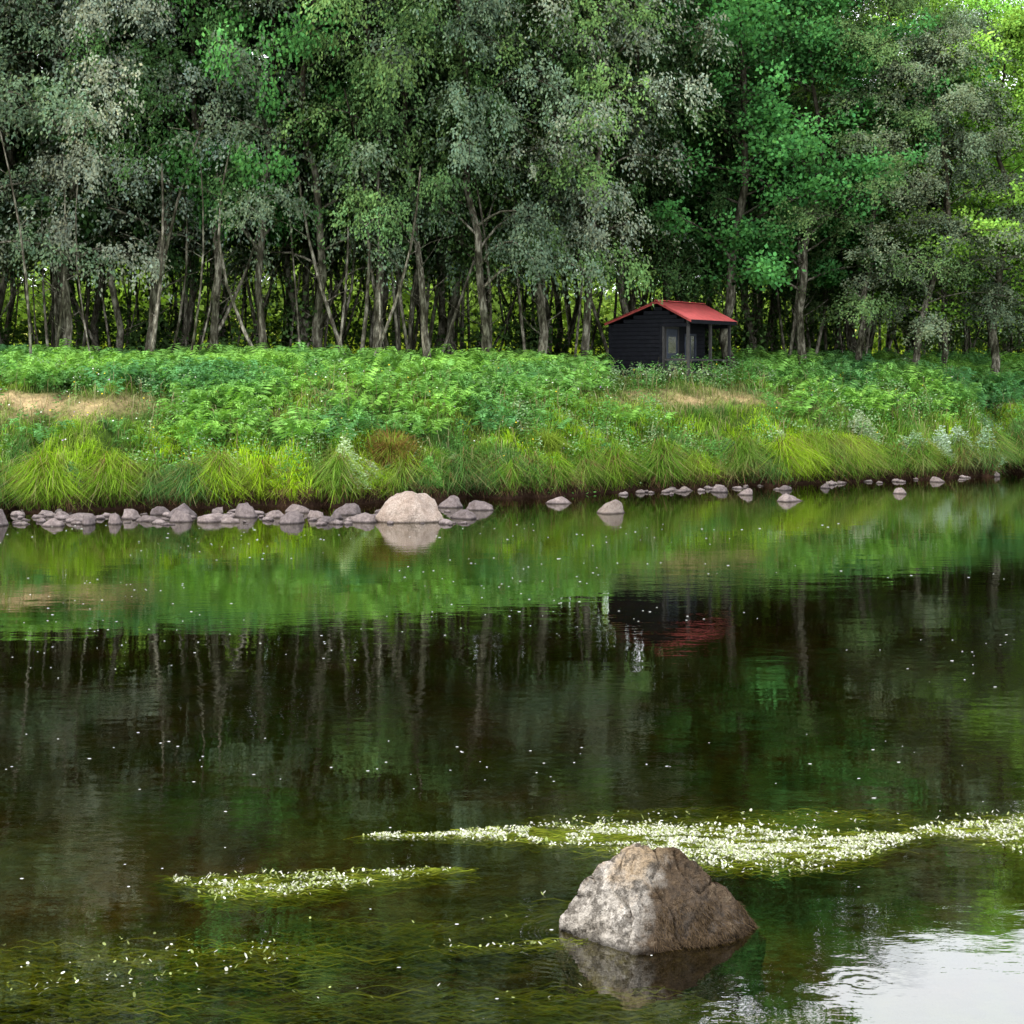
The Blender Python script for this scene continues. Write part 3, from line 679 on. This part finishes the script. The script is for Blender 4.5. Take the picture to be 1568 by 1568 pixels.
mid = P+nor[pick]*.008+hang*(L*.5)[:, None]; tip = P+hang*L[:, None]; tip[:, 2] = np.maximum(tip[:, 2], .022)
v = np.stack([P-sd, P+sd, mid-sd, mid+sd, tip], 1).reshape(-1, 3); b = np.arange(n)*5
l = np.stack([b, b+1, b+3, b+2, b+2, b+3, b+4], -1).ravel()
c = np.repeat(np.array([.062, .043, .026])*R.uniform(.15, 2.4, n)[:, None], 5, 0)
link(bpy.data.objects.new("dried_weed", mesh_np("dried_weed", v, l, np.tile([4, 3], n), [M_GRASS], c)), fo)

# ------------------------------------------------------------------ water weed & flowers
beds = [  # polyline (x,y,halfwidth), strands, flowers, depth range, brightness, strand width
 ([(-1.05, 12.22, .03), (-.4, 12.27, .09), (.08, 12.28, .18), (.6, 12.22, .28), (1.05, 12.12, .40), (1.74, 11.94, .48), (2.22, 11.92, .38), (2.7, 12.1, .20), (2.98, 12.2, .04)], 3800, 6400, (-.05, .004), .8, 1),
 ([(.2, 12.65, .16), (1.2, 12.8, .2), (2.2, 12.7, .26), (3.1, 12.65, .25)], 3000, 60, (-.10, -.008), .6, 1.5),
 ([(3.05, 12.4, .08), (3.5, 12.35, .34), (3.9, 12.3, .46), (5.0, 12.3, .5), (7, 12.6, .3)], 3000, 4400, (-.06, .004), .85, 1),
 ([(-2.3, 11.2, .03), (-1.95, 11.05, .22), (-1.5, 11.08, .24), (-1.1, 11.2, .16), (-.43, 11.42, .03)], 2800, 850, (-.08, .000), .75, 1),
 ([(-5, 9.3, .35), (-3.1, 9.45, .40), (-2.5, 9.5, .45), (-1.9, 9.6, .42), (-1.2, 9.85, .15)], 7000, 170, (-.18, -.012), .62, 2.4),
 ([(-.45, 9.86, .01), (.1, 9.92, .02), (.4, 10.02, .02)], 50, 24, (-.04, .004), .9, 1),
 ([(-1.4, 10.4, .25), (-.3, 10.3, .35), (.4, 10.8, .2)], 1800, 8, (-.28, -.08), .38, 2.4),
 ([(-1.4, 9.1, .25), (.6, 9.2, .3), (1.4, 9.0, .1)], 2000, 14, (-.28, -.08), .38, 2.4)]
def bedpts(pl, n):
    pl = np.array(pl)
    wts = (pl[:-1, 2]+pl[1:, 2])/2*np.hypot(*(pl[1:, :2]-pl[:-1, :2]).T); k = R.choice(len(wts), n, p=wts/wts.sum()); u = R.random(n)
    q = pl[k]*(1-u[:, None])+pl[k+1]*u[:, None]; o = R.normal(0, .55, n)
    return q[:, 0]+R.normal(0, .03, n), q[:, 1]+np.clip(o, -1.3, 1.3)*q[:, 2]
SV, SC, FV, FC = [], [], [], []
for bi, (pl, ns, nf, zr, br, wf) in enumerate(beds):
    x, y = bedpts(pl, ns); n = len(x); L = R.uniform(.12, .45, n); m = 6
    z = R.uniform(zr[0], zr[1], n); ph = R.uniform(0, 6.28, n); am = R.uniform(.005, .03, n); ang = R.normal(.02, .12, n); wd = R.uniform(.002, .005, n)*wf
    u = np.linspace(-.5, .5, m)
    cx = x[:, None]+L[:, None]*u; cy = y[:, None]+np.tan(ang)[:, None]*L[:, None]*u+am[:, None]*np.sin(u*7+ph[:, None])
    cz = z[:, None]+.01*np.sin(u*9+ph[:, None]); cz = np.minimum(cz, .010 if wf < 2 else -.006)
    wp = wd[:, None]*(1-np.abs(u)*1.4)
    sv = np.stack([np.stack([cx, cy-wp, cz], -1), np.stack([cx, cy+wp, cz+.003], -1)], 2)
    SV.append(sv.reshape(-1, 3))
    pn = .35+.9*vnoise(x*2.2, y*6, 160+bi)
    c = lerp(np.broadcast_to(np.array([.13, .19, .015]), (n, 3)), np.array([.25, .27, .035]), R.random(n))*(R.uniform(.4, 1.2, n)*pn)[:, None]*br
    SC.append(np.repeat(c, m*2, 0))
    x, y = bedpts(pl, int(nf*2.4)); keep = vnoise(x*4, y*16, 150+bi)*.6+vnoise(x*11, y*30, 170+bi)*.4 > .47; x, y = x[keep], y[keep]; n = len(x)
    r = R.uniform(.005, .0125, n); z = R.uniform(.003, .022, n); a = np.arange(5)*2*np.pi/5
    tx, ty = R.normal(0, .45, n), R.normal(-.35, .4, n)
    dx = r[:, None]*np.cos(a+R.uniform(0, 6, n)[:, None]); dy = r[:, None]*np.sin(a)[None]
    v = np.stack([x[:, None]+dx, y[:, None]+dy, z[:, None]+dx*tx[:, None]-dy*ty[:, None]], -1); FV.append(v.reshape(-1, 3))
    c = np.array([.66, .66, .57])*R.uniform(.5, 1.15, n)[:, None]; g = R.random(n) < (.36 if nf > 2000 else .6); c[g] = np.array([.30, .35, .13])*R.uniform(.5, 1.2, g.sum())[:, None]
    FC.append(np.repeat(c, 5, 0))
SV = np.concatenate(SV); SC = np.concatenate(SC); m = 6; ns = len(SV)//(2*m)
base = ((np.arange(ns)*2*m)[:, None]+(np.arange(m-1)*2)[None]).ravel()
l = np.stack([base, base+1, base+3, base+2], -1)
link(bpy.data.objects.new("river_weed", mesh_np("river_weed", SV, l.ravel(), np.full(len(l), 4), [M_GRASS], SC)))
FV = np.concatenate(FV); FC = np.concatenate(FC)
link(bpy.data.objects.new("water_crowfoot_flowers", mesh_np("water_crowfoot_flowers", FV, np.arange(len(FV)), np.full(len(FV)//5, 5), [M_GRASS], FC)))
n = 900; y = 9+28*R.random(n)**1.1; x = R.uniform(-.36, .36, n)*y; k = vnoise(x*.35, y*.35, 190) > .38; k &= (y > 14) | (R.random(n) < .3); x, y = x[k], y[k]; n = len(x)
r = R.uniform(.002, .0042, n)*(1+y/18)
a = np.arange(6)*np.pi/3
v = np.stack([x[:, None]+r[:, None]*np.cos(a)*R.uniform(1, 3, n)[:, None], y[:, None]+r[:, None]*np.sin(a), np.full((n, 6), .004)+.3*r[:, None]*(np.sin(a)+1)], -1)
link(bpy.data.objects.new("foam_flecks", mesh_np("foam_flecks", v.reshape(-1, 3), np.arange(6*n), np.full(n, 6), [M_GRASS], np.full((6*n, 3), .6))))

# ------------------------------------------------------------------ hut
def paint(name, c, rough=.6, spec=.3, nscale=6, var=.35):
    m, nt, out = newmat(name); tc = nt.nodes.new("ShaderNodeTexCoord")
    n1 = noise_n(nt, nscale, 5, .65, tc.outputs['Object'])
    r = ramp(nt, n1.outputs['Fac'], [(.3, tuple(q*(1-var) for q in c)), (.7, tuple(q*(1+var) for q in c))])
    p = nt.nodes.new("ShaderNodeBsdfPrincipled"); p.inputs['Roughness'].default_value = rough; p.inputs['Specular IOR Level'].default_value = spec
    nt.links.new(r.outputs[0], p.inputs['Base Color'])
    b = nt.nodes.new("ShaderNodeBump"); b.inputs['Distance'].default_value = .006; nt.links.new(n1.outputs['Fac'], b.inputs['Height']); nt.links.new(b.outputs[0], p.inputs['Normal'])
    nt.links.new(p.outputs[0], out.inputs['Surface']); return m
M_WALL = paint("dark_stained_boards", (.0085, .009, .012), .8, .08); M_POST = paint("dark_posts", (.030, .028, .027)); M_ROOF = paint("red_metal", (.50, .095, .090), .4, .5, 3, .22)
M_DOOR = paint("blue_grey_door", (.030, .036, .055)); M_WOOD = paint("pale_wood", (.30, .26, .20)); M_GLASS = paint("window_glass", (.02, .025, .035), .12, .5, 1, .05); M_TRIM = paint("roof_trim", (.26, .04, .035))
hut = bpy.data.objects.new("wooden_hut", None)
HW, HL = 2.95, 3.2; th = math.radians(33)
hut.location = (5.75, 53.0, 2.97); hut.rotation_euler = (0, 0, -th); link(hut)
def boxes(name, lst, mat, bev=.006):
    bm = bmesh.new()
    for (x0, x1, y0, y1, z0, z1) in lst:
        r = bmesh.ops.create_cube(bm, size=1)
        for q in r['verts']: q.co = Vector(((x0+x1)/2+q.co.x*(x1-x0), (y0+y1)/2+q.co.y*(y1-y0), (z0+z1)/2+q.co.z*(z1-z0)))
    if bev: bmesh.ops.bevel(bm, geom=bm.edges[:], offset=bev, segments=1, affect='EDGES')
    me = bpy.data.meshes.new(name); bm.to_mesh(me); bm.free(); me.materials.append(mat)
    return link(bpy.data.objects.new(name, me), hut)
AP = HW*.62; ZA, ZL, ZR = 2.70, 2.04, 2.14
def roofz(u):
    return ZL+(ZA-ZL)*u/AP if u < AP else ZA-(ZA-ZR)*(u-AP)/(HW-AP)
UI = 1.93
lst = []; bh = .135; z = -.25; k = 0
while z < ZA-.08:
    zt = z+bh-.012
    u0 = 0 if zt < ZL-.06 else min(AP, (zt+.06-ZL)/(ZA-ZL)*AP)
    umax = UI if zt < 1.92 else (HW if zt < ZR-.06 else HW-(zt+.06-ZR)/(ZA-ZR)*(HW-AP))
    if umax-u0 > .06:
        for vv in ((0.0, .03), (HL-.03, HL)):
            lst.append((u0-HW, umax-HW, vv[0]-(.004 if k % 2 else 0), vv[1], z, zt))
    if zt < ZL-.05:
        lst.append((-HW-.03, -HW-.002, .0, HL, z, zt))
    if zt < roofz(UI)-.08:
        lst.append((UI-HW, UI-HW+.028, .035, HL-.035, z, zt))
    z += bh; k += 1
boxes("wall_boards", lst, M_WALL, .005)
boxes("inner_lining", [(-HW+.01, UI-HW-.01, .04, .06, -.2, 2.0), (-HW+.01, UI-HW-.01, HL-.06, HL-.04, -.2, 2.0), (-HW+.01, -HW+.03, .06, HL-.06, -.2, 2.0), (UI-HW-.03, UI-HW-.01, .06, HL-.06, -.2, 2.0)], M_WALL, 0)
boxes("floor_deck", [(-HW+.02, .03, -.04+i*.165, .105+i*.165, -.07, -.01) for i in range(20)], M_POST)
boxes("foundation_posts", [(a, a+.14, b, b+.14, -.8, -.08) for a in (-HW+.1, -1.1, -.17) for b in (.05, 1.5, 3.0)], M_POST)
boxes("porch_posts", [(-.10, -.01, v, v+.09, -.01, 2.06) for v in (.0, 1.62, 3.08)]+[(UI-HW+.03, UI-HW+.10, .0, .07, -.01, 1.94)]+[(-.11, .0, .0, HL, 2.062, 2.15)], M_POST)
boxes("railings", [(UI-HW+.11, -.11, .02, .06, .80, .87)]+[(-.075, -.035, .10, 1.61, zz, zz+.06) for zz in (.80, .38)]+[(-.075, -.035, 1.72, 3.07, zz, zz+.06) for zz in (.80,)], M_POST)
boxes("corner_boards", [(-HW-.045, -HW+.05, -.022, -.006, -.25, 2.0), (UI-HW-.06, UI-HW+.028, -.022, -.006, -.25, 1.92)], M_WALL)
W0 = UI-HW+.030
boxes("door", [(W0, W0+.03, .25, 1.05, .0, 1.85)], M_DOOR); boxes("door_frame", [(W0+.001, W0+.05, .17, .24, 0, 1.93), (W0+.001, W0+.05, 1.06, 1.13, 0, 1.93), (W0+.001, W0+.05, .245, 1.055, 1.86, 1.93)], M_POST)
boxes("window_glass", [(W0, W0+.012, 1.65, 2.35, .85, 1.65), (W0+.031, W0+.036, .38, .92, 1.05, 1.6)], M_GLASS, 0)
boxes("window_frame", [(W0, W0+.045, 1.58, 1.645, .78, 1.72), (W0, W0+.045, 2.355, 2.42, .78, 1.72), (W0, W0+.045, 1.65, 2.35, .78, .845), (W0, W0+.045, 1.65, 2.35, 1.655, 1.72), (W0+.014, W0+.035, 1.98, 2.02, .85, 1.65)], M_DOOR)
boxes("porch_steps", [(.12, .42, 1.7, 2.75, -.14, -.10), (.12, .42, 1.75, 1.85, -.6, -.145), (.12, .42, 2.6, 2.7, -.6, -.145), (.46, .74, 1.7, 2.75, -.32, -.28), (.5, .7, 1.78, 1.86, -.7, -.325), (.5, .7, 2.6, 2.68, -.7, -.325)], M_WOOD)
def roof_sheet(name, u0, z0, u1, z1):
    nv = 97; v = np.linspace(-.16, HL+.16, nv); zz = .012*np.sin(v*2*np.pi/.14)
    vs = []
    for dz in (0, -.02):
        for (u, z) in ((u0, z0), (u1, z1)):
            vs.append(np.stack([np.full(nv, u-HW), v, z+zz+dz], -1))
    V = np.concatenate(vs); i = np.arange(nv-1)
    A, B, C, D = i, i+nv, i+2*nv, i+3*nv
    f = np.concatenate([np.stack([A, B, B+1, A+1], -1), np.stack([C, C+1, D+1, D], -1), np.stack([A, A+1, C+1, C], -1), np.stack([B, D, D+1, B+1], -1)])
    link(bpy.data.objects.new(name, mesh_np(name, V, f.ravel(), np.full(len(f), 4), [M_ROOF])), hut)
sl, sr = (ZA-ZL)/AP, (ZA-ZR)/(HW-AP)
roof_sheet("roof_left", -.12, ZL-sl*.12+.07, AP, ZA+.07); roof_sheet("roof_right", AP, ZA+.07, HW+.14, ZR-sr*.14+.07)
def prism(name, quads, y0, y1, mat):
    V, F, o = [], [], 0
    for q in quads:
        for yy in (y0, y1): V += [(a-HW, yy, b) for a, b in q]
        F += [(o, o+1, o+2, o+3), (o+7, o+6, o+5, o+4)]+[(o+i, o+4+i, o+4+(i+1) % 4, o+(i+1) % 4) for i in range(4)]; o += 8
    me = bpy.data.meshes.new(name); me.from_pydata(V, [], F); me.update(); me.materials.append(mat); link(bpy.data.objects.new(name, me), hut)
qL = [(-.12, ZL-sl*.12-.02), (AP-.002, ZA-.02), (AP-.002, ZA+.045), (-.12, ZL-sl*.12+.045)]
qR = [(AP+.002, ZA-.02), (HW+.14, ZR-sr*.14-.02), (HW+.14, ZR-sr*.14+.045), (AP+.002, ZA+.045)]
prism("bargeboard_front", [qL, qR], -.15, -.125, M_TRIM); prism("bargeboard_back", [qL, qR], HL+.125, HL+.15, M_TRIM)
q1 = [(-.10, ZL-.035), (AP-.002, ZA-.02), (AP-.002, ZA+.03), (-.10, ZL+.015)]; q2 = [(AP+.002, ZA-.02), (HW+.12, ZR-.055), (HW+.12, ZR-.005), (AP+.002, ZA+.03)]
prism("roof_deck", [q1, q2], -.12, HL+.12, M_WALL)
boxes("ridge_cap", [(AP-HW-.07, AP-HW+.07, -.17, HL+.17, ZA+.07, ZA+.095)], M_ROOF, .01)
boxes("eave_fascia", [(.125, .145, -.12, HL+.12, ZR-.13, ZR-.0)], M_WALL)

# ------------------------------------------------------------------ world, sun, camera
Sd = Vector((-.68, -.46, .85)).normalized()
el = math.asin(Sd.z); rot = math.atan2(Sd.x, Sd.y)
w = bpy.data.worlds.new("World"); scene.world = w; w.use_nodes = True; nt = w.node_tree; nt.nodes.clear()
out = nt.nodes.new("ShaderNodeOutputWorld"); bg = nt.nodes.new("ShaderNodeBackground"); sky = nt.nodes.new("ShaderNodeTexSky")
sky.sky_type = 'NISHITA'; sky.sun_disc = False; sky.sun_elevation = el; sky.sun_rotation = rot % (2*math.pi); sky.dust_density = 1.5
tc = nt.nodes.new("ShaderNodeTexCoord"); mp = nt.nodes.new("ShaderNodeMapping"); mp.inputs['Scale'].default_value = (1, 1, 2.6)
nt.links.new(tc.outputs['Generated'], mp.inputs['Vector'])
cn = noise_n(nt, 2.6, 6, .6, mp.outputs[0])
cr = ramp(nt, cn.outputs['Fac'], [(.33, (0, 0, 0)), (.50, (1, 1, 1))])
cc = mixc(nt, sky.outputs[0], (26, 26.8, 28.2), cr.outputs[0])
nt.links.new(cc, bg.inputs['Color']); bg.inputs['Strength'].default_value = .12
nt.links.new(bg.outputs[0], out.inputs['Surface'])
sl_ = bpy.data.lights.new("sun", 'SUN'); sl_.energy = 3.5; sl_.angle = math.radians(.6); sl_.color = (1, .95, .84)
so = bpy.data.objects.new("sun", sl_); so.rotation_euler = Sd.to_track_quat('Z', 'Y').to_euler(); so.location = (-30, -10, 40); link(so)
cam = bpy.data.cameras.new("camera"); co = bpy.data.objects.new("camera", cam); link(co)
co.location = (0, 0, 3.5); co.rotation_euler = (math.pi/2, 0, 0)
cam.sensor_width = 36; cam.lens = 36*2500/1568; cam.shift_y = -219/1568; cam.clip_end = 6000; cam.clip_start = .1
scene.camera = co
scene.view_settings.view_transform = 'Standard'; scene.view_settings.look = 'None'; scene.view_settings.exposure = 0
